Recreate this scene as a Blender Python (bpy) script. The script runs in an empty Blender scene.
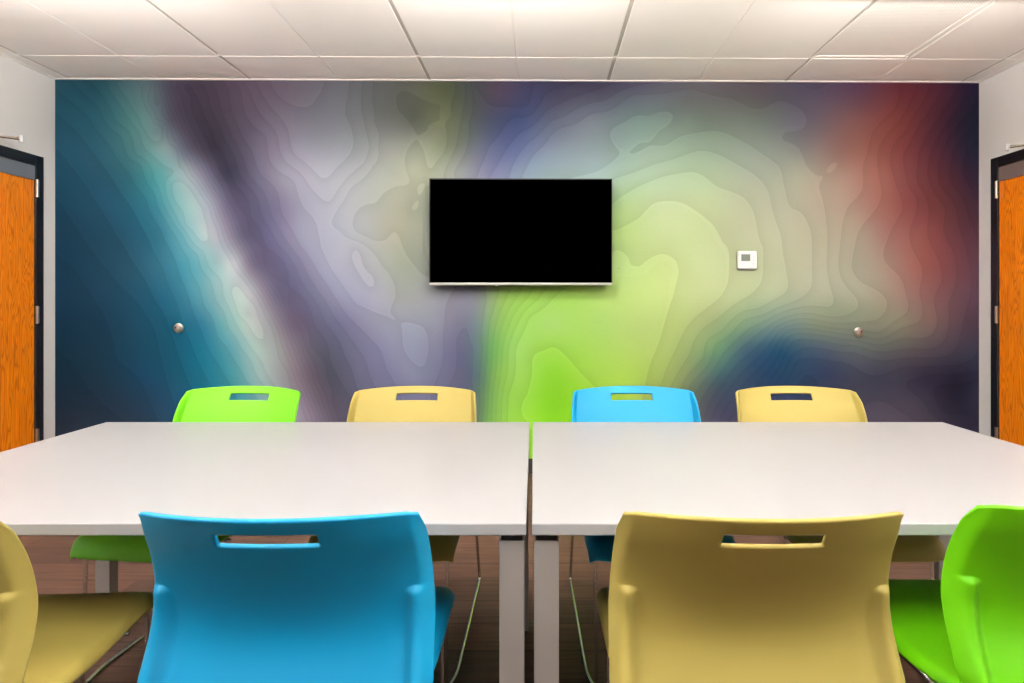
import bpy, bmesh, math
import numpy as np
from mathutils import Vector, Matrix

# ------------------------------------------------------------------ camera, world, exposure
sc = bpy.context.scene
COL = sc.collection
F, CX, CY, EYE = 640.0, 534.0, 301.0, 1.18      # focal length and principal point in pixels, eye height
cam_d = bpy.data.cameras.new('camera'); cam = bpy.data.objects.new('camera', cam_d); COL.objects.link(cam)
cam.location = (0, 0, EYE); cam.rotation_euler = (math.pi/2, 0, 0)
cam_d.sensor_width = 36.0; cam_d.lens = 36.0*F/1024
cam_d.shift_x = -(CX-512)/1024; cam_d.shift_y = (CY-341.5)/1024
cam_d.clip_start = .05
sc.camera = cam
w = bpy.data.worlds.new('world'); sc.world = w; w.use_nodes = True
w.node_tree.nodes['Background'].inputs[0].default_value = (.9, .9, 1, 1)
w.node_tree.nodes['Background'].inputs[1].default_value = .3
sc.view_settings.view_transform = 'Standard'; sc.view_settings.look = 'None'
sc.view_settings.gamma = 1; sc.view_settings.use_curve_mapping = False
sc.view_settings.exposure = 0.55
CEIL_FILL = 285.0
MURAL_FILL = 9.5
LAMP = 1.2
LAMP_NEAR = 23.0                                        # strength of the ceiling troffers
sc.cycles.max_bounces = 10; sc.cycles.diffuse_bounces = 6
sc.cycles.use_denoising = True

# ------------------------------------------------------------------ room frame (turned a touch from the camera)
YAW = .011
CS, SN, SK = math.cos(YAW), math.sin(YAW), .0107      # the end wall is not quite square to the side walls
D, CEIL = 4.386, 2.688
UL, UR, VB = -3.304, 3.024, -3.0
ROOM = Matrix(((CS, SN, 0, 0), (SK, CS, 0, 0), (0, 0, 1, 0), (0, 0, 0, 1)))
def R(u, v, h): return Vector((u*CS+v*SN, u*SK+v*CS, h))

# ------------------------------------------------------------------ helpers
def lin(c):
    return tuple((x/255/12.92 if x/255 <= .04045 else ((x/255+.055)/1.055)**2.4) for x in c)
def tag(o, label=None, cat=None, group=None, kind=None):
    if label: o['label'] = label
    if cat: o['category'] = cat
    if group: o['group'] = group
    if kind: o['kind'] = kind
    return o
def empty(name, loc=(0, 0, 0), rz=0):
    o = bpy.data.objects.new(name, None); COL.objects.link(o)
    o.location = loc; o.rotation_euler = (0, 0, rz); o.empty_display_size = .1
    return o
def link(name, bm, mats, parent=None, smooth=False, bevel=0, subsurf=0, room=False):
    me = bpy.data.meshes.new(name); bmesh.ops.recalc_face_normals(bm, faces=bm.faces)
    if room: bm.transform(ROOM)
    bm.to_mesh(me); bm.free()
    for m in (mats if isinstance(mats, (list, tuple)) else [mats]): me.materials.append(m)
    o = bpy.data.objects.new(name, me); COL.objects.link(o)
    if parent: o.parent = parent
    if smooth:
        for p in me.polygons: p.use_smooth = True
    if bevel:
        b = o.modifiers.new('bevel', 'BEVEL'); b.width = bevel; b.segments = 2; b.limit_method = 'ANGLE'; b.angle_limit = .6
    if subsurf:
        s = o.modifiers.new('sub', 'SUBSURF'); s.levels = subsurf; s.render_levels = subsurf
    return o
def box(bm, x0, x1, y0, y1, z0, z1, mi=0):
    vs = [bm.verts.new((x, y, z)) for x in (x0, x1) for y in (y0, y1) for z in (z0, z1)]
    for f in ((0, 1, 3, 2), (4, 6, 7, 5), (0, 4, 5, 1), (2, 3, 7, 6), (0, 2, 6, 4), (1, 5, 7, 3)):
        fc = bm.faces.new([vs[i] for i in f]); fc.material_index = mi
    return bm
def nb(): return bmesh.new()
def bx(*a): return box(nb(), *a)
def rounded(pts, r, n=6):
    pts = [Vector(p) for p in pts]; out = [pts[0]]
    for i in range(1, len(pts)-1):
        a, b, c = pts[i-1], pts[i], pts[i+1]
        d1, d2 = (a-b), (c-b); k = min(r, d1.length*.49, d2.length*.49)
        p, q = b+d1.normalized()*k, b+d2.normalized()*k
        for j in range(n+1):
            t = j/n; out.append(p*(1-t)**2+b*2*t*(1-t)+q*t*t)
    out.append(pts[-1]); return out
def tube(bm, pts, r, seg=12, cap=True):
    pts = [Vector(p) for p in pts]; rings = []; up = None
    for i, p in enumerate(pts):
        t = (pts[min(i+1, len(pts)-1)]-pts[max(i-1, 0)]).normalized()
        if up is None:
            up = Vector((0, 0, 1)) if abs(t.z) < .9 else Vector((1, 0, 0))
        up = (up-t*up.dot(t)).normalized(); s = t.cross(up)
        rings.append([bm.verts.new(p+(up*math.cos(a)+s*math.sin(a))*r) for a in [2*math.pi*k/seg for k in range(seg)]])
    for a, b in zip(rings, rings[1:]):
        for k in range(seg): bm.faces.new((a[k], a[(k+1) % seg], b[(k+1) % seg], b[k]))
    if cap: bm.faces.new(rings[0]); bm.faces.new(rings[-1][::-1])
    return bm
def lathe(bm, prof, M, seg=32):
    rings = [[bm.verts.new(M @ Vector((r*math.cos(2*math.pi*k/seg), r*math.sin(2*math.pi*k/seg), z))) for k in range(seg)] for r, z in prof]
    for a, b in zip(rings, rings[1:]):
        for k in range(seg): bm.faces.new((a[k], a[(k+1) % seg], b[(k+1) % seg], b[k]))
    bm.faces.new(rings[0]); bm.faces.new(rings[-1][::-1]); return bm

# ------------------------------------------------------------------ materials
def mat(name, col=(200, 200, 200), rough=.5, metal=0, spec=.5, bump=0, bscale=200, coat=0, srgb=True):
    m = bpy.data.materials.new(name); m.use_nodes = True; n = m.node_tree.nodes; l = m.node_tree.links
    b = n['Principled BSDF']; c = lin(col) if srgb else col
    b.inputs['Base Color'].default_value = (*c, 1); b.inputs['Roughness'].default_value = rough
    b.inputs['Metallic'].default_value = metal; b.inputs['Specular IOR Level'].default_value = spec
    b.inputs['Coat Weight'].default_value = coat
    if bump:
        t = n.new('ShaderNodeTexCoord'); x = n.new('ShaderNodeTexNoise'); x.inputs['Scale'].default_value = bscale
        x.inputs['Detail'].default_value = 3
        bp = n.new('ShaderNodeBump'); bp.inputs['Strength'].default_value = bump; bp.inputs['Distance'].default_value = .002
        l.new(t.outputs['Object'], x.inputs['Vector']); l.new(x.outputs['Fac'], bp.inputs['Height']); l.new(bp.outputs['Normal'], b.inputs['Normal'])
    return m
def emit(name, col, s):
    m = bpy.data.materials.new(name); m.use_nodes = True; b = m.node_tree.nodes['Principled BSDF']
    b.inputs['Base Color'].default_value = (.8, .8, .8, 1)
    b.inputs['Emission Color'].default_value = (*col, 1); b.inputs['Emission Strength'].default_value = s
    return m
M = {}
M['wall'] = mat('grey_wall_paint', (232, 230, 227), .85, bump=.15, bscale=350, spec=.2)
M['rear'] = mat('light_cutting_dark_wall', (92, 92, 96), .85, spec=.2)  # unseen rear wall, made dark to lower bounce light on the near chairs
M['tile'] = mat('ceiling_tile', (244, 238, 233), .95, bump=.5, bscale=420, spec=.1)
M['tbar'] = mat('ceiling_grid_white', (243, 237, 231), .6, spec=.2)
M['tbar_dark'] = mat('ceiling_grid_shaded', (196, 189, 180), .7, spec=.2)  # shade around the recessed main tees put into their colour
M['table'] = mat('white_laminate', (143, 142, 143), .38, spec=.35, bump=.03, bscale=500)
M['tedge'] = mat('white_edge_band', (164, 163, 161), .45, spec=.3)
M['tleg'] = mat('silver_painted_steel', (134, 127, 123), .5, metal=.15, bump=.05, bscale=600)
M['black'] = mat('black_steel', (22, 22, 24), .45)
M['frame_black'] = mat('black_door_frame_paint', (24, 25, 30), .35)
M['chrome'] = mat('chrome_rod', (215, 214, 208), .14, metal=1)
M['nickel'] = mat('satin_nickel', (200, 192, 182), .3, metal=1)
M['stop'] = mat('brushed_pale_metal', (176, 167, 160), .4, metal=.5)
M['screen'] = mat('black_screen', (0, 0, 0), .9, spec=0)
M['tvback'] = mat('black_plastic', (9, 9, 10), .5, spec=.2)
M['silver'] = mat('silver_bezel', (190, 186, 180), .35, metal=.6)
M['white'] = mat('white_plastic', (208, 207, 206), .45)
M['lcd'] = mat('grey_green_lcd', (84, 94, 82), .3)
M['lightgrey'] = mat('pale_grey_button', (184, 184, 190), .5)
M['rubber'] = mat('dark_rubber', (12, 11, 11), .8)
M['glass_grey'] = mat('grey_metal_plate', (128, 134, 142), .35, metal=.3, bump=.2, bscale=40)
M['plate_mauve'] = mat('mauve_grey_metal_plate', (140, 126, 122), .35, metal=.3, bump=.2, bscale=40)
M['lens'] = emit('troffer_lens', (1, .975, .94), LAMP)
M['lens_near'] = emit('troffer_lens_bright', (1, .975, .94), LAMP_NEAR)
M['added_uplens'] = emit('added_uplight_lens', (1, .97, .93), CEIL_FILL)
M['green'] = mat('lime_green_plastic', (88, 166, 0), .5, spec=.25, bump=.12, bscale=900)
M['olive'] = mat('olive_yellow_plastic', (141, 126, 62), .5, spec=.25, bump=.12, bscale=900)
M['blue'] = mat('bright_blue_plastic', (0, 120, 160), .5, spec=.25, bump=.12, bscale=900)

def wood_door():
    m = bpy.data.materials.new('orange_oak_veneer'); m.use_nodes = True; n = m.node_tree.nodes; l = m.node_tree.links
    b = n['Principled BSDF']; b.inputs['Roughness'].default_value = .35; b.inputs['Coat Weight'].default_value = .15
    t = n.new('ShaderNodeTexCoord'); mp = n.new('ShaderNodeMapping'); mp.inputs['Scale'].default_value = (1, 5.5, .55)
    l.new(t.outputs['Object'], mp.inputs['Vector'])
    nz = n.new('ShaderNodeTexNoise'); nz.inputs['Scale'].default_value = 1.5; nz.inputs['Detail'].default_value = 3; nz.inputs['Distortion'].default_value = .3
    l.new(mp.outputs['Vector'], nz.inputs['Vector'])
    mu = n.new('ShaderNodeMath'); mu.operation = 'MULTIPLY'; mu.inputs[1].default_value = 26; l.new(nz.outputs['Fac'], mu.inputs[0])
    fr = n.new('ShaderNodeMath'); fr.operation = 'FRACT'; l.new(mu.outputs[0], fr.inputs[0])
    r = n.new('ShaderNodeValToRGB'); e = r.color_ramp.elements
    e[0].position = 0; e[0].color = (*lin((232, 124, 8)), 1); e[1].position = 1; e[1].color = (*lin((200, 92, 4)), 1)
    k = r.color_ramp.elements.new(.55); k.color = (*lin((250, 142, 14)), 1)
    l.new(fr.outputs[0], r.inputs['Fac'])
    mp2 = n.new('ShaderNodeMapping'); mp2.inputs['Scale'].default_value = (40, 90, 1.6); l.new(t.outputs['Object'], mp2.inputs['Vector'])
    n2 = n.new('ShaderNodeTexNoise'); n2.inputs['Scale'].default_value = 2; n2.inputs['Detail'].default_value = 4; l.new(mp2.outputs['Vector'], n2.inputs['Vector'])
    mr = n.new('ShaderNodeMapRange'); mr.inputs['To Min'].default_value = .72; mr.inputs['To Max'].default_value = 1.2; l.new(n2.outputs['Fac'], mr.inputs['Value'])
    vm = n.new('ShaderNodeVectorMath'); vm.operation = 'SCALE'; l.new(r.outputs['Color'], vm.inputs[0]); l.new(mr.outputs['Result'], vm.inputs['Scale'])
    l.new(vm.outputs[0], b.inputs['Base Color']); return m
M['oak'] = wood_door()
def wood_floor():
    m = bpy.data.materials.new('brown_wood_planks'); m.use_nodes = True; n = m.node_tree.nodes; l = m.node_tree.links
    b = n['Principled BSDF']; b.inputs['Roughness'].default_value = .65; b.inputs['Specular IOR Level'].default_value = .2
    t = n.new('ShaderNodeTexCoord')
    br = n.new('ShaderNodeTexBrick'); br.inputs['Scale'].default_value = 1; br.inputs['Brick Width'].default_value = 1.22
    br.inputs['Row Height'].default_value = .18; br.inputs['Mortar Size'].default_value = .0022; br.offset = .37
    br.inputs['Color1'].default_value = (*lin((82, 58, 46)), 1); br.inputs['Color2'].default_value = (*lin((62, 44, 35)), 1)
    br.inputs['Mortar'].default_value = (*lin((34, 24, 20)), 1)
    l.new(t.outputs['Object'], br.inputs['Vector'])
    mp = n.new('ShaderNodeMapping'); mp.inputs['Scale'].default_value = (2.2, 34, 1); l.new(t.outputs['Object'], mp.inputs['Vector'])
    nz = n.new('ShaderNodeTexNoise'); nz.inputs['Scale'].default_value = 1.6; nz.inputs['Detail'].default_value = 6; nz.inputs['Distortion'].default_value = .6
    l.new(mp.outputs['Vector'], nz.inputs['Vector'])
    mr = n.new('ShaderNodeMapRange'); mr.inputs['From Min'].default_value = .3; mr.inputs['From Max'].default_value = .7
    mr.inputs['To Min'].default_value = .62; mr.inputs['To Max'].default_value = 1.25; l.new(nz.outputs['Fac'], mr.inputs['Value'])
    vm = n.new('ShaderNodeVectorMath'); vm.operation = 'SCALE'; l.new(br.outputs['Color'], vm.inputs[0]); l.new(mr.outputs['Result'], vm.inputs['Scale'])
    l.new(vm.outputs[0], b.inputs['Base Color']); return m
M['floor'] = wood_floor()
def perforated():
    m = bpy.data.materials.new('perforated_white_metal'); m.use_nodes = True; n = m.node_tree.nodes; l = m.node_tree.links
    b = n['Principled BSDF']; b.inputs['Roughness'].default_value = .6
    t = n.new('ShaderNodeTexCoord'); mp = n.new('ShaderNodeMapping'); mp.inputs['Scale'].default_value = (62, 62, 62); l.new(t.outputs['Object'], mp.inputs['Vector'])
    fr = n.new('ShaderNodeVectorMath'); fr.operation = 'FRACTION'; l.new(mp.outputs['Vector'], fr.inputs[0])
    sp = n.new('ShaderNodeSeparateXYZ'); l.new(fr.outputs[0], sp.inputs[0]); cb = n.new('ShaderNodeCombineXYZ')
    l.new(sp.outputs['X'], cb.inputs['X']); l.new(sp.outputs['Y'], cb.inputs['Y'])
    ds = n.new('ShaderNodeVectorMath'); ds.operation = 'DISTANCE'; ds.inputs[1].default_value = (.5, .5, 0); l.new(cb.outputs[0], ds.inputs[0])
    gt = n.new('ShaderNodeMath'); gt.operation = 'GREATER_THAN'; gt.inputs[1].default_value = .24; l.new(ds.outputs['Value'], gt.inputs[0])
    mx = n.new('ShaderNodeMix'); mx.data_type = 'RGBA'; l.new(gt.outputs[0], mx.inputs['Factor'])
    mx.inputs['A'].default_value = (*lin((212, 206, 199)), 1); mx.inputs['B'].default_value = (*lin((244, 238, 232)), 1)
    l.new(mx.outputs['Result'], b.inputs['Base Color']); return m
M['perf'] = perforated()

# ------------------------------------------------------------------ the mural printed on the end wall
# print colours as seen under light, its shading included, in rows: {y: [(x, r, g, b), ...]}
COLS = {
 90: "60 35 75 90,100 40 80 92,130 75 105 110,150 90 105 110,170 78 72 86,200 70 58 72,240 92 76 92,290 110 98 112,340 112 110 118,380 100 100 100,420 100 100 85,445 88 92 68,470 78 80 80,500 85 72 90,530 70 68 98,560 72 68 90,600 80 76 95,640 98 96 112,700 105 100 105,760 92 82 88,810 85 75 92,860 95 62 80,900 100 45 52,940 78 38 50,970 40 30 50",
 120: "60 33 75 92,100 42 88 102,130 75 120 120,150 100 128 130,170 85 85 98,200 64 55 68,230 78 68 82,260 105 92 110,300 128 122 136,340 128 128 136,380 118 118 116,415 100 102 92,440 112 115 90,460 95 100 85,490 75 78 98,520 70 78 115,550 95 98 120,590 122 128 140,640 125 145 140,700 118 128 118,760 110 115 108,800 105 98 108,850 125 85 85,890 120 60 56,920 95 45 50,950 55 32 45,972 30 28 42",
 150: "60 32 72 92,100 42 85 102,140 85 130 132,165 125 150 152,185 100 100 115,210 65 58 72,240 82 75 92,270 130 120 140,310 165 160 175,350 165 165 172,390 165 164 158,425 160 162 140,450 130 135 115,480 110 112 130,510 98 105 145,540 125 135 160,600 150 165 168,650 165 185 168,700 160 178 155,750 150 158 145,800 135 130 125,840 145 105 98,880 134 76 68,910 110 52 55,940 72 38 48,970 35 30 45",
 175: "60 28 65 85,100 38 78 98,130 50 104 116,160 90 155 158,185 155 170 175,205 125 120 140,225 72 66 85,250 95 88 110,280 155 148 168,320 192 188 202,350 190 188 195,390 190 190 178,425 190 190 165,460 160 160 160,490 135 135 165,530 150 165 180,600 180 200 195,650 190 212 180,700 190 208 170,750 178 182 160,800 172 165 145,840 172 138 122,880 155 95 85,910 118 62 62,940 85 42 48,970 48 32 45",
 205: "60 25 58 78,100 35 75 98,130 40 92 112,160 70 138 152,190 165 195 195,210 165 165 180,230 105 95 120,250 88 82 108,280 130 122 150,310 180 175 195,350 195 193 200,380 192 190 180,410 185 182 160,425 178 180 160,620 190 215 150,660 215 228 175,700 212 222 170,740 200 200 165,780 190 185 160,820 185 165 145,860 170 130 115,890 150 90 82,920 115 58 58,950 88 45 48,974 60 35 45",
 235: "60 25 52 72,100 32 65 85,130 36 80 102,160 52 114 134,185 120 175 185,205 185 200 205,225 160 152 170,245 95 88 112,270 105 98 130,300 160 155 180,335 190 188 205,370 188 186 185,400 185 180 160,425 170 172 155,620 195 220 135,660 218 232 165,700 215 225 165,740 205 205 165,780 200 195 165,820 188 175 150,860 172 148 130,890 155 105 98,920 135 75 70,950 100 52 55,974 75 42 52",
 265: "60 22 48 68,100 30 60 80,130 38 76 96,160 50 106 128,190 85 155 172,215 160 195 198,235 190 190 198,250 130 120 140,275 92 86 115,300 125 120 150,330 175 172 195,365 185 182 192,400 168 170 155,425 160 162 150,620 200 225 140,660 215 230 150,700 218 228 165,740 205 208 160,780 198 195 160,820 190 180 155,860 170 155 135,890 160 125 112,920 145 85 78,950 110 60 62,974 85 50 60",
 295: "60 22 45 65,100 28 55 75,140 30 72 94,170 38 97 122,200 90 150 165,225 165 195 195,245 195 200 200,262 150 140 155,280 95 88 112,310 108 104 132,340 150 148 175,375 175 172 190,400 165 165 165,430 160 158 162,460 145 140 155,480 140 145 140,500 150 180 100,530 160 205 85,570 175 220 95,610 195 225 120,650 212 232 140,690 215 226 155,730 200 208 155,770 185 192 155,820 178 175 150,860 168 160 138,900 150 120 108,930 125 82 80,955 100 65 70,974 85 55 68",
 325: "60 20 42 60,100 26 50 70,140 27 66 88,175 26 86 110,205 55 125 150,230 140 190 190,250 200 212 208,270 165 160 168,290 110 95 115,315 95 90 115,345 118 115 145,380 155 152 175,410 160 160 178,440 145 142 162,462 120 118 140,480 120 140 130,495 135 175 100,520 165 215 95,550 180 225 110,600 190 228 115,640 205 228 130,680 195 212 130,710 165 180 125,740 130 155 120,780 110 130 125,820 125 130 110,860 130 130 110,900 128 118 100,930 115 90 85,955 90 65 72,974 70 50 62",
 350: "60 20 40 55,100 25 48 66,140 25 61 82,175 22 78 102,205 30 110 135,235 110 170 180,255 180 205 200,275 170 172 172,295 125 112 125,315 88 84 100,345 98 96 120,380 130 128 158,410 145 145 170,440 125 122 150,462 100 100 128,478 95 120 115,492 110 160 90,515 160 210 100,545 165 220 75,590 180 225 90,630 195 225 110,665 185 205 115,695 145 165 110,720 100 135 105,745 64 90 102,780 38 70 94,820 70 80 95,860 90 90 90,900 85 78 78,940 72 60 68,974 55 48 62",
 375: "60 22 38 52,100 25 44 60,140 25 58 82,175 24 74 96,205 25 100 122,235 80 150 160,260 165 190 190,285 155 148 155,305 110 95 108,325 78 74 88,355 95 92 115,385 115 112 142,415 130 130 158,440 112 110 138,462 92 92 118,478 85 108 105,495 120 165 80,520 160 210 85,550 145 212 40,590 170 218 70,630 182 218 85,660 165 185 95,690 120 135 95,715 70 95 95,745 48 68 90,790 36 58 82,830 50 55 78,880 60 55 68,920 50 42 55,955 38 32 45,974 38 34 48",
 400: "60 25 36 50,100 28 40 55,140 30 50 70,175 30 70 95,205 25 90 110,240 60 130 145,270 140 168 172,295 140 132 145,315 105 92 105,340 78 74 88,365 92 90 112,395 105 102 130,425 110 108 138,450 95 94 120,470 85 90 105,480 90 115 90,500 130 180 75,525 150 210 60,550 135 208 15,590 155 212 40,630 172 205 70,655 145 160 85,685 100 112 85,710 70 75 85,740 55 62 85,790 45 52 80,830 60 56 72,880 68 60 72,920 58 50 62,955 35 30 42,974 38 34 48",
 425: "60 26 34 46,100 28 38 52,140 32 46 62,175 30 64 85,205 25 85 102,240 40 118 135,270 115 150 158,295 138 135 148,315 118 108 122,340 82 76 90,365 85 82 102,395 98 96 122,425 104 102 132,450 92 92 116,470 82 86 100,480 90 118 85,500 128 180 70,525 145 208 50,550 130 206 10,590 148 210 30,630 165 200 62,655 135 150 80,685 95 104 82,710 70 72 85,740 62 60 80,790 55 52 74,830 62 56 72,880 78 68 80,920 68 58 70,955 45 38 50,974 36 32 45",
}
# contour steps of the printed relief: height, polyline on the wall
CON = [
 (10, "117 80,126 96,140 117,155 141,161 138,157 125,145 107,137 83"),
 (9, "108 80,124 109,140 133,155 157,170 168,170 146,166 133,155 120,147 101,141 80"),
 (10, "174 183,176 201,187 225,200 240,207 233,203 215,192 193,179 182"),
 (10.4, "126 84,140 103,150 120,158 133"), (10.3, "190 210"), (9.8, "215 262"), (10.8, "247 316"), (8.8,"171 174"),
 (10, "232 292,236 305,245 320,255 335,262 339,263 330,257 315,248 300,240 289,234 287"),
 (9, "223 285,228 305,240 330,255 352,268 375,284 400,292 422"),
 (8, "89 80,116 120,137 154,155 180,168 212,182 233,198 255,210 279,224 311,236 337,250 358,264 385,280 422"),
 (7, "74 83,100 109,121 136,140 164,155 194,166 220,180 244,192 272,205 306,218 336,236 362,252 388,268 422"),
 (6, "58 90,84 112,108 143,134 182,152 215,166 242,178 268,190 300,203 335,222 370,238 400,250 422"),
 (5, "58 115,80 135,105 168,128 202,148 238,163 268,176 300,190 340,208 380,226 422"),
 (4, "58 150,70 165,95 200,115 232,135 265,155 300,170 330,182 365,198 400,206 422"),
 (3, "58 200,75 225,95 255,120 285,140 305,155 330,162 360,170 390,178 422"),
 (2, "58 255,75 270,95 300,110 330,118 360,140 380,152 405,158 422"),
 (1, "58 350,75 365,90 390,105 405,118 415,125 422"),
 (9, "152 80,161 105,167 128,176 150,184 172,196 188,208 206,217 232,228 258,243 280,256 298,267 320,276 345,288 375,300 400,306 422"),
 (8, "153 80,160 105,170 128,180 150,189 172,201 188,213 208,222 234,233 256,247 278,261 298,272 320,281 345,293 375,304 400,311 422"),
 (7, "157 80,164 105,174 128,184 150,194 172,205 188,218 212,227 236,238 256,251 277,265 298,277 320,286 345,297 375,308 400,316 422"),
 (6, "161 80,168 105,178 128,188 150,198 170,210 190,223 214,232 238,242 256,255 277,269 298,281 320,291 345,302 375,312 400,320 422"),
 (5, "165 80,172 105,182 128,193 150,203 170,214 190,228 216,237 240,246 256,259 277,273 298,286 320,296 345,307 375,317 400,325 422"),
 (4, "170 80,177 105,186 128,197 150,207 170,219 190,232 216,241 240,251 258,263 277,278 300,291 322,301 347,312 375,321 400,329 422"),
 (3, "176 80,182 100,191 128,202 150,212 172,224 194,237 218,246 240,256 258,268 279,283 303,297 327,307 352,317 378,326 400,334 422"),
 (2, "184 88,190 105,200 130,210 150,222 176,234 200,250 236,266 271,290 310,310 345,332 403,338 422"),
 (1.7, "197 112,206 130,216 150,228 178,240 204,254 230"), (3, "200 80,212 110,225 140,240 175,262 215,279 245,303 284,327 324,345 356,357 387,362 422"),
 (4, "211 80,222 110,236 143,252 178,272 215,290 245,319 292,343 327,364 356,376 387,382 422"),
 (5, "223 80,232 110,245 140,262 175,282 213,300 245,327 284,353 321,372 340,387 369,397 387,405 422"),
 (6, "240 88,266 136,293 180,311 215,320 240,330 266,356 303"),
 (7, "245 83,266 120,293 167,319 196,330 201,345 180,364 162,369 146,364 122,361 101,362 82"),
 (8, "256 80,269 104,293 151,322 178,337 167,352 149,351 128,345 114,347 99,349 82"),
 (9, "269 80,279 96,302 107,316 99,324 83"), (9.5, "300 90"),
 (6, "335 228,339 207,351 188,372 167,378 146,374 122,372 101,373 82"),
 (7, "353 261,360 275,372 287,372 276,362 262,356 250"), (6.5, "345 250,335 238,358 290"),
 (6, "366 308,380 314,395 317,395 298,382 266,370 250,352 240"),
 (5, "396 96,398 110,410 124,427 127,440 120,440 105,432 103,415 95,400 92"), (5.6, "385 110,390 160,400 175,395 130,440 145"),
 (4.7, "385 215,400 195,410 170,400 225,415 225"), (5, "428 130,424 151,398 186,375 203,353 220,356 232,372 240,395 232,412 210,425 185"), (5.3,"395 260,410 285,420 300"),
 (6, "401 325,403 345,413 362,422 367,428 352,427 335,415 324,405 322"), (6.4, "414 343"), (5.6, "392 332,396 350,410 372,424 378,435 350,434 325,400 312,415 310"),
 (5, "440 422,443 350,448 300,456 285"), (4, "452 422,455 370,456 340,463 328,470 338,473 370,475 400,476 422"), (3.6,"464 380"),
 (5, "455 83,451 115,446 146,433 167"), (4, "464 83,459 128,446 167"), (3, "471 86,469 122,454 172"),
 (2.6, "480 150,495 130"), (2, "475 85,482 97,495 107,515 108,528 106"), (1.5, "495 90,520 88"), (2.5,"545 86,560 82"),
 (3, "477 178,489 148,515 118,545 97,570 86"), (4, "490 178,506 151,530 128,546 112,588 93,614 83"),
 (5, "509 178,522 151,541 133,562 118,604 101,630 88,690 84"), (6, "522 178,535 154,551 136,562 128,593 114,632 96,690 89,732 99,779 101,800 109,806 118,800 130,783 140,800 150,806 165,816 175,830 165,837 163"),
 (7, "610 135,625 122,650 116,673 117,660 130,640 143,615 146"), (7.4, "640 130,625 137,655 123"), (6.5, "690 120,600 150,740 125,560 160"), (5.2,"760 90,810 96"),
 (5, "478 422,480 395,483 350,484 320,487 300"), (6, "483 422,484 395,488 350,491 320,497 300"), (7, "487 422,489 395,493 350,498 320,507 298"),
 (8, "492 422,493 395,498 350,505 320,517 298"), (9, "497 422,498 395,503 350,512 320,528 298"), (10, "502 422,503 395,509 350,520 320,540 298"),
 (11, "508 422,509 395,516 350,530 318,552 300,600 262,616 250"), (11.5,"600 300,640 320"),
 (12, "527 422,527 395,532 375,545 350,552 347,565 355,580 372,595 388,605 422"), (12.8, "560 405"), (11.6, "548 338,570 342,590 365,605 385,620 350,560 325,600 330"),
 (11, "616 269,640 266,663 254,676 261,676 284,668 311,658 345,645 385,638 422"),
 (10, "726 245,729 271,719 298,700 313,682 335,671 358,661 385,652 422"), (10, "616 230,640 217,653 204,668 201,690 207,713 225,724 244"), (10.5, "690 250,680 230"),
 (9, "762 245,763 271,755 290,732 306,708 324,692 345,671 385,661 422"), (9, "616 201,640 186,666 176,692 172,716 186,745 199,755 217,761 244"),
 (8, "782 245,787 277,782 295,758 308,719 332,703 356,682 385,670 422"), (8, "613 180,653 165,700 151,719 155,758 178,769 194,776 222,783 255"),
 (7, "600 170,632 154,666 145,690 134,713 131,732 136,758 151,779 167,784 186,790 207,800 212,811 233,812 255,808 292,790 303,745 319,715 344,690 385,678 422"),
 (5.8, "815 150,822 120,845 140,830 150"), (6, "822 180,819 188,826 220,827 255,827 271,833 298,828 307,790 309,752 326,724 352,698 388,686 422"),
 (5, "895 107,868 150,863 165,862 190,848 207,840 245,839 271,856 298,857 308,843 316,790 315,758 333,730 358,706 391,694 422"),
 (4, "905 110,890 130,878 150,881 188,877 207,858 233,853 255,852 269,861 282,885 298,887 306,869 321,790 320,763 340,737 364,714 394,702 422"),
 (3, "925 96,905 130,890 155,898 191,901 212,888 238,886 263,903 284,908 303,906 313,877 332,829 327,790 325,768 346,743 370,722 397,710 422"),
 (2, "940 92,918 125,903 155,905 175,916 199,910 228,911 246,922 269,919 292,922 306,919 321,903 327,869 337,829 331,790 329,772 351,750 376,730 400,718 422"),
 (1, "955 92,930 130,917 165,918 185,928 207,927 233,937 258,941 282,934 303,937 321,927 337,895 340,856 340,816 334,792 334,776 357,757 382,738 403,727 422"),
 (0, "965 96,942 130,928 165,930 185,944 207,943 230,953 253,955 284,948 306,948 327,932 348,895 350,856 345,820 340,794 340,780 364,763 390,748 412"),
 (-1, "974 104,950 135,938 165,940 185,956 210,960 232,968 260,969 298,959 337,945 356,903 358,843 352,820 348,798 350"),
 (-2, "960 140,950 165,952 185,968 215,978 345,959 364,903 367,843 362,816 358,795 362"),
 (-3, "979 371,948 374,906 382,924 403,948 422"), (-4, "978 378,938 385,935 400,948 414,978 419"), (-4.5, "960 400"),
 (-3, "966 150,962 170,972 190"), (-3.5, "976 160"), (-2.3, "780 395,840 385,890 392"), (-2, "840 422,860 408,890 405,915 422"), (-1.6, "880 422"),
]
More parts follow.
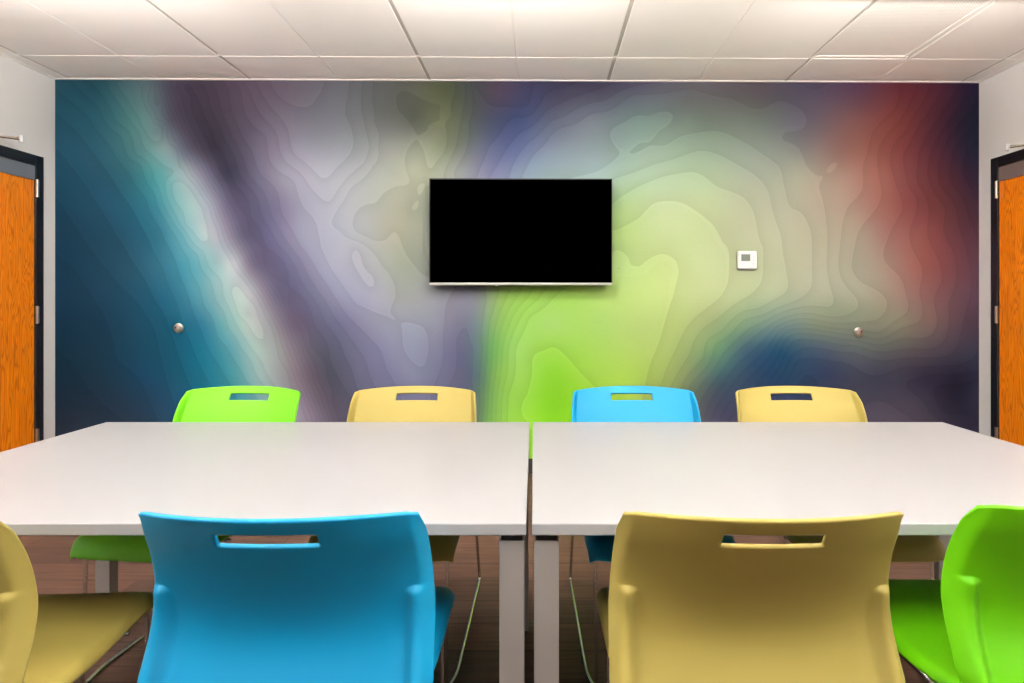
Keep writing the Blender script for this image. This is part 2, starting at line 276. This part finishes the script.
# lamp light over the wall, whose inverse goes into the print colours
ILLC = np.array([[ 0.362, 0.245, 0.147], [-0.098,-0.112,-0.131], [-0.127,-0.101,-0.104], [-0.03 ,-0.017,-0.018], [ 0.014, 0.026, 0.025], [-0.021,-0.017,-0.017], [-0.007,-0.004,-0.004], [-0.004,-0.012,-0.016], [ 0.033, 0.02 , 0.011], [ 0.036, 0.027, 0.02 ], [ 0.016, 0.008, 0.001], [ 0.02 , 0.016, 0.012], [ 0.005, 0.005, 0.004], [ 0.005, 0.006, 0.005], [-0.243,-0.275,-0.286], [ 0.043, 0.028, 0.031], [ 0.014, 0.025, 0.034], [-0.015,-0.011,-0.006], [ 0.009, 0.009, 0.012], [-0.007,-0.005,-0.002], [ 0.   ,-0.008,-0.011], [ 0.016, 0.008,-0.   ], [ 0.011, 0.002,-0.003], [ 0.007, 0.002,-0.003], [ 0.005, 0.002, 0.   ], [-0.087,-0.076,-0.072], [ 0.029, 0.037, 0.043], [ 0.015, 0.02 , 0.024], [-0.023,-0.024,-0.022], [-0.001, 0.   , 0.001], [-0.009,-0.006,-0.005], [-0.008,-0.007,-0.007], [-0.014, 0.   , 0.006], [ 0.002, 0.016, 0.021]])
def tps(P, V, Q, lam, mq=False):
    P = np.asarray(P, float)/100; Q = np.asarray(Q, float)/100; V = np.asarray(V, float)
    def K(a, b):
        d2 = ((a[:, None, :]-b[None, :, :])**2).sum(-1)
        if mq: return -np.sqrt(d2+.008)
        return .5*d2*np.log(d2+1e-9)
    n = len(P); A = np.zeros((n+3, n+3)); A[:n, :n] = K(P, P)+lam*np.eye(n)*(-1 if mq else 1)
    A[:n, n] = 1; A[:n, n+1:] = P; A[n, :n] = 1; A[n+1:, :n] = P.T
    B = np.zeros((n+3, V.shape[1])); B[:n] = V; S = np.linalg.solve(A, B)
    out = np.empty((len(Q), V.shape[1]))
    for i in range(0, len(Q), 8000):
        q = Q[i:i+8000]; out[i:i+8000] = K(q, P) @ S[:n]+S[n]+q @ S[n+1:]
    return out
def illum(px, py):
    """relative light on the wall at a place (1 at its middle)"""
    x = (px-517)/460; y = (py-250)/170
    E = np.eye(7); ch = np.polynomial.chebyshev.chebval
    A = np.stack([ch(x, E[i])*ch(y, E[j]) for i in range(7) for j in range(7) if i+j < 8], -1)
    return np.exp(A @ ILLC)
def mural_wall():
    nu, nh = 470, 200
    us = np.linspace(UL, UR, nu); hs = np.linspace(0, CEIL, nh)
    U, H = np.meshgrid(us, hs)
    X = U*CS+D*SN; Y = U*SK+D*CS
    PX = CX+F*X/Y; PY = CY-F*(H-EYE)/Y
    Q = np.stack([PX.ravel(), np.minimum(PY.ravel(), 430)], -1)
    P, V = [], []
    for y, row in COLS.items():
        for it in row.split(','):
            x, r, g, b = map(float, it.split()); P.append((x, y)); V.append(lin((r, g, b)))
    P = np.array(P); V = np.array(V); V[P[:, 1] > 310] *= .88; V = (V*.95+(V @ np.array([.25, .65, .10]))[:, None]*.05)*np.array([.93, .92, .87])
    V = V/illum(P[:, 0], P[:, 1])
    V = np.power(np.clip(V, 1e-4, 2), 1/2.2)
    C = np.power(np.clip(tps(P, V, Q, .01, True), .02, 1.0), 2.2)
    P, V = [], []
    for h, row in CON:
        for it in row.split(','):
            x, y = map(float, it.split()); P.append((x, y)); V.append((h,))
    P = np.array(P); P = P+np.random.RandomState(1).rand(*P.shape)*.01
    Hh = tps(P, V, Q, .00008)[:, 0]
    verts = [R(a, D, b) for a, b in zip(U.ravel(), H.ravel())]
    faces = [(j*nu+i, j*nu+i+1, (j+1)*nu+i+1, (j+1)*nu+i) for j in range(nh-1) for i in range(nu-1)]
    k = len(verts)
    verts += [R(a, b, c) for a, b, c in ((UL-.1, D+.12, 0), (UR+.1, D+.12, 0), (UR+.1, D+.12, CEIL), (UL-.1, D+.12, CEIL))]
    c0, c1, c2, c3 = 0, nu-1, nu*nh-1, nu*(nh-1)
    faces += [(k+1, k, k+3, k+2), (k, k+1, c1, c0), (k+1, k+2, c2, c1), (k+2, k+3, c3, c2), (k+3, k, c0, c3)]
    me = bpy.data.meshes.new('wall_back'); me.from_pydata(verts, [], faces)
    me.attributes.new('print_light_colour', 'FLOAT_COLOR', 'POINT'); me.attributes.new('relief', 'FLOAT', 'POINT')
    ca = me.attributes['print_light_colour']; ha = me.attributes['relief']
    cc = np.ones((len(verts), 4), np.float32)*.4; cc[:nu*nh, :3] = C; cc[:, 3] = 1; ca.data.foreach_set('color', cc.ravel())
    hh = np.zeros(len(verts), np.float32); hh[:nu*nh] = Hh; ha.data.foreach_set('value', hh)
    m = bpy.data.materials.new('contour_mural_print'); m.use_nodes = True; n = m.node_tree.nodes; l = m.node_tree.links
    b = n['Principled BSDF']; b.inputs['Roughness'].default_value = 1; b.inputs['Specular IOR Level'].default_value = 0
    a = n.new('ShaderNodeAttribute'); a.attribute_name = 'print_light_colour'; g = n.new('ShaderNodeAttribute'); g.attribute_name = 'relief'
    def math_(op, x, y=None):
        q = n.new('ShaderNodeMath'); q.operation = op
        for i, z in enumerate((x, y)):
            if z is None: continue
            if isinstance(z, (int, float)): q.inputs[i].default_value = z
            else: l.new(z, q.inputs[i])
        return q.outputs[0]
    fr = math_('FRACT', g.outputs['Fac'])
    p2 = math_('POWER', fr, 2.5); sh = math_('MULTIPLY', p2, -.15)       # each layer darkens towards the step above it
    ed = math_('MULTIPLY', math_('LESS_THAN', fr, .07), .03)
    k1 = math_('ADD', math_('ADD', sh, ed), 1.04)
    t = n.new('ShaderNodeTexCoord'); mp = n.new('ShaderNodeMapping'); mp.inputs['Scale'].default_value = (40, 1, 420); l.new(t.outputs['Object'], mp.inputs['Vector'])
    nz = n.new('ShaderNodeTexNoise'); nz.inputs['Scale'].default_value = 1; nz.inputs['Detail'].default_value = 2; l.new(mp.outputs['Vector'], nz.inputs['Vector'])
    k2 = math_('ADD', math_('MULTIPLY', nz.outputs['Fac'], .10), .95)
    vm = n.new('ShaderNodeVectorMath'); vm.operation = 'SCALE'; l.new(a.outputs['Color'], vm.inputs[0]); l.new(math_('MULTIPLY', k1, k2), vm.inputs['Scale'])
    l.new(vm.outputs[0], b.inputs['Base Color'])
    me.materials.append(m); me.update()
    o = bpy.data.objects.new('wall_back', me); COL.objects.link(o); tag(o, kind='structure')
mural_wall()

# ------------------------------------------------------------------ room shell
fl = link('floor', bx(UL-.1, UR+.1, VB-.1, D+.12, -.1, 0), M['floor'], room=True); tag(fl, kind='structure')
DOORS = {'left': (3.34, 4.205), 'right': (3.32, 4.188)}    # slab from..to along the wall
DH = 2.065; FW = .065
def side_wall(name, u0, u1, dv):
    bm = nb(); a, b = dv[0]-FW, dv[1]+FW
    box(bm, u0, u1, VB, a, 0, CEIL); box(bm, u0, u1, b, D, 0, CEIL); box(bm, u0, u1, a, b, DH+FW, CEIL)
    tag(link(name, bm, M['wall'], room=True), kind='structure')
side_wall('wall_left', UL-.12, UL, DOORS['left']); side_wall('wall_right', UR, UR+.12, DOORS['right'])
tag(link('wall_front', bx(UL-.12, UR+.12, VB-.12, VB, 0, CEIL), M['rear'], room=True), kind='structure')

# ceiling: slab, lay-in tiles with stepped edges, white grid
U0, V0, TU, TV = .459, 3.96, .6096, 1.2192
LIGHTS = [(k, r) for k in (-5, -1, 2) for r in (1, 3)]
VENTC = (2, 0)
bm = nb(); box(bm, UL-.12, UR+.12, VB-.12, D+.12, CEIL+.05, CEIL+.15)
rows = [(V0-TV*(j+1), V0-TV*j) for j in range(6)] + [(V0, V0+TV)]
for k in range(-7, 5):
    for j, (v0, v1) in enumerate(rows):
        u0, u1 = U0+TU*k, U0+TU*(k+1)
        if (k, j) in LIGHTS or (k, j) == VENTC: continue
        gl = .011 if k % 2 == 0 else .0045; gr = .011 if (k+1) % 2 == 0 else .0045
        a, b, c, d = max(u0+gl, UL), min(u1-gr, UR), max(v0+.006, VB), min(v1-.006, D)
        if b-a < .01 or d-c < .01: continue
        box(bm, a, b, c, d, CEIL, CEIL+.03)
cl = link('ceiling', bm, M['tile'], bevel=.003, room=True); tag(cl, kind='structure')
bm = nb()
for k in range(-6, 5):
    u = U0+TU*k
    if UL < u < UR: box(bm, u-.012, u+.012, VB, D, CEIL+.006 if k % 2 == 0 else CEIL+.003, CEIL+.05, 1 if k % 2 == 0 else 0)
for j in range(6):
    v = V0-TV*j
    if v > VB: box(bm, UL, UR, v-.012, v+.012, CEIL+.0035, CEIL+.05, 0)
tag(link('trim_1', bm, [M['tbar'], M['tbar_dark']], room=True), kind='structure')
bm = nb()
box(bm, UL, UR, D-.02, D, CEIL-.004, CEIL); box(bm, UL, UL+.02, VB, D-.02, CEIL-.004, CEIL); box(bm, UR-.02, UR, VB, D-.02, CEIL-.004, CEIL)
tag(link('trim_2', bm, M['tbar'], room=True), kind='structure')
for nm, a in (('baseboard_left', (UL, UL+.006, DOORS['left'][1]+FW, D, 0, .1)), ('baseboard_right', (UR-.006, UR, DOORS['right'][1]+FW, D, 0, .1)),
              ('baseboard_back', (UL+.006, UR-.006, D-.006, D, 0, .1))):
    tag(link(nm, bx(*a), M['rubber'], room=True), kind='structure')

def troffer(k, j, where):
    u0, u1 = U0+TU*k+.013, U0+TU*(k+1)-.013; v0, v1 = rows[j][0]+.013, rows[j][1]-.013; v0 = max(v0, VB+.02)
    cu, cv = (u0+u1)/2, (v0+v1)/2; a, b = (u1-u0)/2, (v1-v0)/2
    p = R(cu, cv, CEIL); r = empty('ceiling_light', p, SK)
    bm = nb()
    for q in ((-a, a, -b, -b+.02), (-a, a, b-.02, b), (-a, -a+.02, -b+.02, b-.02), (a-.02, a, -b+.02, b-.02)): box(bm, *q, 0, .04)
    link('frame', bm, M['tbar'], r); link('diffuser', bx(-a+.02, a-.02, -b+.02, b-.02, .006, .03), M['lens'] if j == 1 else M['lens_near'], r)
    tag(r, 'recessed ceiling light above the picture, '+where, 'light', 'recessed ceiling troffers'); return r
for k, j in LIGHTS: troffer(k, j, {-5: 'left end', -3: 'left half', -1: 'middle', 1: 'right half', 2: 'right half'}[k]+' of the row '+{1: 'over the tables', 3: 'over the camera', 5: 'at the rear wall'}[j])
def added_pendant(u, v, h, n, where):  # unseen uplight added to brighten the ceiling
    r = empty('added_pendant_light', R(u, v, h), SK); L = .75
    bm = nb(); box(bm, -L, L, -.07, -.064, 0, .06); box(bm, -L, L, .064, .07, 0, .06); box(bm, -L, L, -.064, .064, 0, .006)
    box(bm, -L, -L+.006, -.064, .064, .006, .06); box(bm, L-.006, L, -.064, .064, .006, .06)
    link('housing', bm, M['silver'], r); link('added_uplight_lens', bx(-L+.008, L-.008, -.062, .062, .01, .05), M['added_uplens'], r)
    for sx in (-1, 1): link('hanging_wire', tube(nb(), [(sx*(L-.003), 0, .06), (sx*(L-.003), 0, CEIL-h-.001)], .002, 6), M['chrome'], r)
    tag(r, 'added suspended uplight, unseen above the picture, ' + where, 'light', 'added suspended fill lights')
for v, h, w_ in ((1.4, 2.02, 'over the tables'),):
    for u, s_ in ((-2.1, 'left'), (0, 'centre'), (2.0, 'right')): added_pendant(u, v, h, 0, s_+' of the row '+w_)
def fill(u, where):  # unseen lamp added above the frame to brighten the mural
    v, h = 2.88, 2.615; r = empty('added_mural_light', R(u, v, h), SK); tilt = math.radians(38)     # tips the lens down towards the mural
    q = Matrix.Rotation(math.pi/2-tilt, 4, 'X')
    bm = nb(); box(bm, -.6, .6, -.05, .05, -.012, .04); bm.transform(q); link('housing', bm, M['silver'], r, bevel=.003)
    ld = bpy.data.lights.new('mural_fill_lamp', 'AREA'); ld.shape = 'RECTANGLE'; ld.size = 1.15; ld.size_y = .08; ld.energy = MURAL_FILL; ld.color = (1, .97, .93); ld.spread = math.radians(128)
    lo = bpy.data.objects.new('lamp', ld); COL.objects.link(lo); lo.parent = r; lo.matrix_local = q @ Matrix.Translation((0, 0, -.014))
    for sx in (-1, 1): link('bracket', bx(sx*.4-.01, sx*.4+.01, -.01, .01, .02, CEIL-h-.001), M['silver'], r)
    tag(r, 'long added unseen washer light above the picture, ' + where, 'light', 'added mural fill lights')
for u, w_ in ((-2.15, 'left of the television'), (-.17, 'in line with the television'), (1.8, 'right of the television')): fill(u, w_)
# perforated ceiling panel
k, j = VENTC
r = empty('air_vent', R(U0+TU*(k+.5), (rows[j][0]+rows[j][1])/2, CEIL), SK); a, b = TU/2-.013, TV/2-.013
bm = nb()
for q in ((-a, a, -b, -b+.022), (-a, a, b-.022, b), (-a, -a+.022, -b+.022, b-.022), (a-.022, a, -b+.022, b-.022)): box(bm, *q, .001, .035)
link('frame', bm, M['tbar'], r, bevel=.002); link('perforated_plate', bx(-a+.022, a-.022, -b+.022, b-.022, .005, .02), M['perf'], r)
tag(r, 'white perforated air panel set into the ceiling grid near the right door', 'vent')

# ------------------------------------------------------------------ doors
def door(n, side):
    s = 1 if side == 'left' else -1                    # +u points into the room from the left wall
    W = UL if side == 'left' else UR; v0, v1 = DOORS[side]
    X = lambda a, b: (min(W+s*a, W+s*b), max(W+s*a, W+s*b))
    d = link('door_%d' % n, bx(*X(-.045, .004), v0+.003, v1-.003, .01, DH-.004), M['oak'], room=True, bevel=.002); tag(d, kind='structure')
    bm = nb()
    for q in ((v0-FW, v0, 0, DH+FW), (v1, v1+FW, 0, DH+FW), (v0, v1, DH, DH+FW)): box(bm, *X(-.12, .014), *q)
    link('door_frame', bm, M['frame_black'], d, room=True, bevel=.002)
    link('head_plate', bx(*X(.004, .012), v0+.02, v1-.006, DH-.098, DH-.006), M['glass_grey'] if side == 'left' else M['plate_mauve'], d, room=True, bevel=.001)
    for z in (1.915, 1.09, .29):
        bm = nb(); tube(bm, [(W+s*.018, v1+.004, z-.057), (W+s*.018, v1+.004, z+.057)], .009)
        box(bm, *X(.012, .016), v1-.002, v1+.026, z-.055, z+.055)
        for q in (-.019, .019): box(bm, *X(.0095, .0285), v1-.0055, v1+.0135, z+q-.0008, z+q+.0008)
        link('hinge', bm, M['nickel'], d, room=True)
    # closer: body at the head, two arms meeting at a knuckle that stands out into the room
    cb = link('door_closer', bx(*X(.0141, .06), v0+.22, v0+.52, DH-.0, DH+.055), M['nickel'], d, room=True, bevel=.006)
    kh = 2.172 if side == 'left' else 2.137; kn = Vector((W+s*.112, 3.965, kh)); bm = nb()
    tube(bm, [(W+s*.04, v0+.47, kh-.012), kn], .006); tube(bm, [kn+Vector((0, 0, .012)), (W+s*.02, 3.93, kh+.01)], .006)
    link('arm', bm, M['chrome'], cb, room=True)
    bm = nb(); lathe(bm, [(.008, -.018), (.013, -.015), (.013, .02), (.008, .023)], Matrix.Translation(kn), 16)
    link('knuckle', bm, M['white'], cb, room=True)
    bm = nb(); H = Matrix.Translation((W+s*.004, v0+.07, 1.0)) @ Matrix.Rotation(s*math.pi/2, 4, 'Y')
    lathe(bm, [(.03, 0), (.032, .004), (.028, .012), (.012, .014), (.012, .05), (.012, .055)], H, 24)
    tube(bm, [(W+s*.052, v0+.07, 1.0), (W+s*.055, v0+.19, 1.0)], .009); link('lever_handle', bm, M['nickel'], d, room=True, smooth=True)
door(1, 'left'); door(2, 'right')

# ------------------------------------------------------------------ wall fittings
def on_wall(px, py, back=0):
    v = D-back; q = (px-CX)/F; u = v*(q*CS-SN)/(CS-q*SK); Y = u*SK+v*CS
    return u, EYE+(CY-py)*Y/F
u, h = on_wall(520.6, 232, .09)
tv = empty('television', R(u, D, h), SK); a, b = .6125, .357
tag(tv, 'large black flat screen television mounted on the mural wall', 'television')
link('housing', bx(-a+.01, a-.01, -.088, -.045, -b+.01, b-.01), M['tvback'], tv, bevel=.01)
bm = nb()
for q in ((-a, a, b-.008, b), (-a, -a+.006, -b+.016, b-.008), (a-.006, a, -b+.016, b-.008)): box(bm, q[0], q[1], -.1, -.082, q[2], q[3])
link('bezel', bm, M['tvback'], tv, bevel=.001)
link('screen', bx(-a+.006, a-.006, -.097, -.085, -b+.016, b-.008), M['screen'], tv)
link('lower_bezel', bx(-a+.002, a-.002, -.102, -.08, -b, -b+.016), M['silver'], tv, bevel=.002)
link('indicator', bx(-.17, -.155, -.1, -.085, -b-.005, -b+.0005), M['white'], tv)
bm = bx(-.22, .22, -.046, -.001, -.16, .16)
link('wall_bracket', bm, M['black'], tv)

u, h = on_wall(746.2, 260.2)
t = empty('thermostat', R(u, D, h), SK); tag(t, 'small white thermostat with grey display on the wall right of the television', 'thermostat')
link('case', bx(-.066, .066, -.028, -.006, -.061, .061), M['white'], t, bevel=.006)
link('wall_plate', bx(-.058, .058, -.007, -.0008, -.068, .054), M['lightgrey'], t, bevel=.001)
link('display', bx(-.042, .016, -.0295, -.027, -.006, .036), M['lcd'], t, bevel=.001)
link('display_frame', bx(-.044, .018, -.0288, -.027, -.008, .04), M['tleg'], t)
for z in (.022, -.004, -.026): link('button', bx(.034, .046, -.0298, -.027, z-.007, z+.007), M['lightgrey'], t, bevel=.001)

def bumper(px, py, s, label):
    u, h = on_wall(px, py); r = empty('wall_stop', R(u, D, h), SK)
    M0 = Matrix.Rotation(math.pi/2, 4, 'X')
    bm = lathe(nb(), [(.031, .0008), (.033, .004), (.031, .009), (.024, .012), (.022, .012)], M0)
    link('base_ring', bm, M['nickel'], r)
    M1 = Matrix.Translation((0, -.01, 0)) @ Matrix.Rotation(s*.45, 4, 'Z') @ M0
    bm = lathe(nb(), [(.020, -.004), (.025, .005), (.024, .013), (.018, .017), (.004, .0175)], M1)
    link('cup', bm, M['stop'], r)
    bm = lathe(nb(), [(.0082, 0), (.0082, .0185), (.002, .019)], M1 @ Matrix.Translation((s*.006, .003, 0)), 16); link('socket', bm, M['rubber'], r)
    bm = lathe(nb(), [(.0048, 0), (.0048, .0185), (.001, .019)], M1 @ Matrix.Translation((s*-.002, -.013, 0)), 10); link('screw', bm, M['rubber'], r)
    tag(r, label, 'wall fitting')
bumper(179, 328, -1, 'small round silver fitting on the dark teal left part of the mural')
bumper(858, 332, 1, 'small round silver fitting on the mural below and right of the thermostat')

# ------------------------------------------------------------------ tables
TY0, TY1, TH, TT = 1.266, 2.327, .74, .0245
def table(x0, x1, label):
    r = empty('conference_table', ((x0+x1)/2, (TY0+TY1)/2, 0)); a, b = (x1-x0)/2, (TY1-TY0)/2
    tag(r, label, 'table', 'conference tables')
    link('tabletop', bx(-a, a, -b, b, TH-TT, TH), M['table'], r, bevel=.0025)
    for sx in (-1, 1):
        for sy in (-1, 1):
            cx, cy = sx*(a-.029), sy*(b-.04)
            g = link('leg', bx(cx-.025, cx+.025, cy-.025, cy+.025, .012, TH-TT-.016), M['tleg'], r, bevel=.002)
            link('foot', lathe(nb(), [(.02, 0), (.022, .004), (.012, .006), (.012, .013)], Matrix.Translation((cx, cy, 0)), 16), M['rubber'], g)
            link('spacer', bx(cx-.021, cx+.021, cy-.021, cy+.021, TH-TT-.016, TH-TT), M['black'], g)
    bm = nb()
    for sy in (-1, 1): box(bm, -a+.06, a-.06, sy*(b-.15)-.02, sy*(b-.15)+.02, TH-TT-.045, TH-TT)
    for sx in (-1, 1): box(bm, sx*(a-.03)-.02, sx*(a-.03)+.02, -b+.065, b-.065, TH-TT-.06, TH-TT)
    link('under_frame', bm, M['black'], r, bevel=.002)
table(-1.555, -.0155, 'white rectangular conference table with grey legs, left of the narrow gap')
table(-.004, 1.485, 'white rectangular conference table with grey legs, right of the narrow gap')

# ------------------------------------------------------------------ chairs
def interp(x, T):
    xs = [t[0] for t in T]; return np.interp(x, xs, [t[1] for t in T])
def smooth_tab(T):
    xs = np.array([t[0] for t in T]); out = []
    from math import isfinite
    ys = np.array([t[1] for t in T]); d = np.gradient(ys, xs)
    def f(x):
        x = min(max(x, xs[0]), xs[-1]); i = min(int(np.searchsorted(xs, x, 'right'))-1, len(xs)-2); h = xs[i+1]-xs[i]; t = (x-xs[i])/h
        return (2*t**3-3*t*t+1)*ys[i]+(t**3-2*t*t+t)*h*d[i]+(-2*t**3+3*t*t)*ys[i+1]+(t**3-t*t)*h*d[i+1]
    return f
YC = smooth_tab([(.44, .126), (.46, .102), (.48, .086), (.50, .082), (.53, .094), (.56, .110), (.59, .120), (.62, .120), (.66, .108), (.70, .088), (.75, .058), (.80, .027), (.843, 0)])
YE = smooth_tab([(.44, .118), (.48, .082), (.51, .076), (.56, .094), (.60, .114), (.65, .128), (.70, .125), (.75, .110), (.80, .084), (.843, .066)])
WW = smooth_tab([(.44, .150), (.47, .185), (.50, .236), (.52, .248), (.56, .249), (.60, .248), (.65, .246), (.70, .243), (.75, .240), (.80, .236), (.843, .229)])
def sstep(a, b, x):
    t = min(max((x-a)/(b-a), 0), 1); return t*t*(3-2*t)
def back_mesh():
    bm = nb(); TOP, BOT = .843, .445
    ss = [-1, -.99, -.975, -.955, -.935, -.915, -.89, -.865, -.84, -.81, -.78, -.75, -.70, -.64, -.57, -.50, -.43, -.365, -.34, -.32, -.24, -.16, -.08]; ss = ss+[0]+[-s for s in reversed(ss)]
    ds = [0, .004, .010, .018, .0255, .028, .033, .041, .049, .052, .0545, .062, .074, .09, .105, .12, .130, .138, .144, .149, .153, .157, .161, .165, .171, .180, .19, .2, .215, .23, .245, .26, .275, .29, .305, .315, .325, .34, .36, .38, .398]
    V = []
    for d in ds:
        row = []
        for s in ss:
            drop = .009*abs(s)**2.2 + .005*sstep(.93, 1, abs(s))
            h = TOP-d-drop*max(0, 1-d/.12)
            wv = WW(h); yc, ye = YC(h), YE(h)
            q = abs(s); y = yc+(ye-yc)*q**2.1
            y += .026*sstep(.935, 1, q)*sstep(.46, .52, h)*(1-.85*sstep(.79, .838, h))                 # rim turned forward
            rib = math.exp(-((q-.895)/.04)**2)*(1-sstep(.680, .692, h))*sstep(.485, .53, h)
            y -= .015*rib
            y += .006*math.exp(-((q-.79)/.04)**2)*(1-sstep(.60, .70, h))*sstep(.485, .53, h)
            row.append(bm.verts.new((s*wv, y, h)))
        V.append(row)
    for i in range(len(ds)-1):
        for j in range(len(ss)-1):
            dm, sm = (ds[i]+ds[i+1])/2, (ss[j]+ss[j+1])/2
            if .028 < dm < .052 and abs(sm) < .34: continue
            bm.faces.new((V[i][j], V[i][j+1], V[i+1][j+1], V[i+1][j]))
    return bm
def seat_mesh():
    bm = nb(); n = 28
    prof = [(.142, .485), (.150, .462), (.165, .450), (.19, .446), (.24, .446), (.30, .447), (.37, .449), (.44, .454), (.50, .459), (.56, .463), (.605, .464), (.635, .458), (.653, .444), (.661, .426), (.663, .413)]
    V = []
    for y, z in prof:
        wv = smooth_seat(y); row = []
        for i in range(n+1):
            s = -1+2*i/n; q = abs(s)
            yy = y; zz = z
            k = sstep(.48, .663, y)
            yy -= k*.028*q**8; 
            zz += .010*q**3*(1-k)*sstep(.16, .25, y) - .004*(1-q*q)*(1-k)
            zz -= .018*sstep(.92, 1, q)*sstep(.17, .22, y)
            row.append(bm.verts.new((s*wv, yy, zz)))
        V.append(row)
    for i in range(len(prof)-1):
        for j in range(n): bm.faces.new((V[i][j], V[i][j+1], V[i+1][j+1], V[i+1][j]))
    return bm
smooth_seat = smooth_tab([(.14, .150), (.17, .185), (.22, .212), (.30, .224), (.40, .228), (.50, .229), (.60, .229), (.64, .226), (.663, .219)])
def shell(name, bm, m, parent, th, off):
    o = link(name, bm, m, parent, smooth=True)
    s = o.modifiers.new('thick', 'SOLIDIFY'); s.thickness = th; s.offset = off
    q = o.modifiers.new('sub', 'SUBSURF'); q.levels = 1; q.render_levels = 1
    return o
def make_chair(m):
    r = empty('stacking_chair')
    b = shell('backrest', back_mesh(), m, r, .009, 0)
    s = shell('seat', seat_mesh(), m, r, .009, 0)
    for sx in (-1, 1):
        bm = nb()
        pts = [(sx*.206, .20, .426), (sx*.197, .60, .438), (sx*.195, .62, .0065), (sx*.217, .52, .0065), (sx*.230, -.165, .0065), (sx*.222, .112, .56), (sx*.220, .122, .60)]
        tube(bm, rounded(pts, .03, 6), .0055, 12)
        leg = link('leg', bm, M['chrome'], r, smooth=True)
        for y in (.44, -.08):
            x = sx*(.221 if y > 0 else .229)
            link('glide', bx(x-.007, x+.007, y-.014, y+.014, 0, .0075), M['rubber'], leg, bevel=.001)
    for y in (.25, .50):
        g = link('seat_support', tube(nb(), [(-.21, y, .425), (.21, y, .425)], .005, 10), M['chrome'], r, smooth=True)
        for x in (-.12, .12): link('seat_bracket', bx(x-.012, x+.012, y-.012, y+.012, .416, .4445), m, g)
    return r
def copy_tree(o, parent=None):
    c = o.copy(); COL.objects.link(c)
    if parent: c.parent = parent
    for ch in [x for x in KIDS.get(o.name, [])]: copy_tree(ch, c)
    return c
protos = {}
SPOTS = [  # colour, x, y of the backrest top, facing (0 = away from the camera), label
 ('blue', -.423, .985, 0, 'bright blue chair with its back to the camera at the left table'),
 ('olive', .380, .985, 0, 'olive chair with its back to the camera at the right table'),
 ('olive', -1.095, .94, .07, 'olive chair cut off by the left edge, its seat pushed under the left table'),
 ('green', .992, 1.02, 0, 'lime green chair cut off by the right edge, near side of the right table'),
 ('green', -1.112, 2.54, math.pi-.11, 'lime green chair behind the left table, facing the camera'),
 ('olive', -.459, 2.54, math.pi, 'olive chair behind the left table, between the lime green and light blue chairs'),
 ('blue', .383, 2.54, math.pi, 'light blue chair behind the right table, facing the camera'),
 ('olive', 1.008, 2.54, math.pi, 'olive chair behind the right table, rightmost of the far row'),
]
for c, x, y, a, label in SPOTS:
    if c not in protos:
        o = make_chair(M[c]); protos[c] = o; KIDS = {}
        for q in bpy.data.objects:
            if q.parent: KIDS.setdefault(q.parent.name, []).append(q)
    else:
        o = copy_tree(protos[c])
    o.location = (x, y, 0); o.rotation_euler = (0, 0, a); tag(o, label, 'chair', 'stacking chairs around the tables')
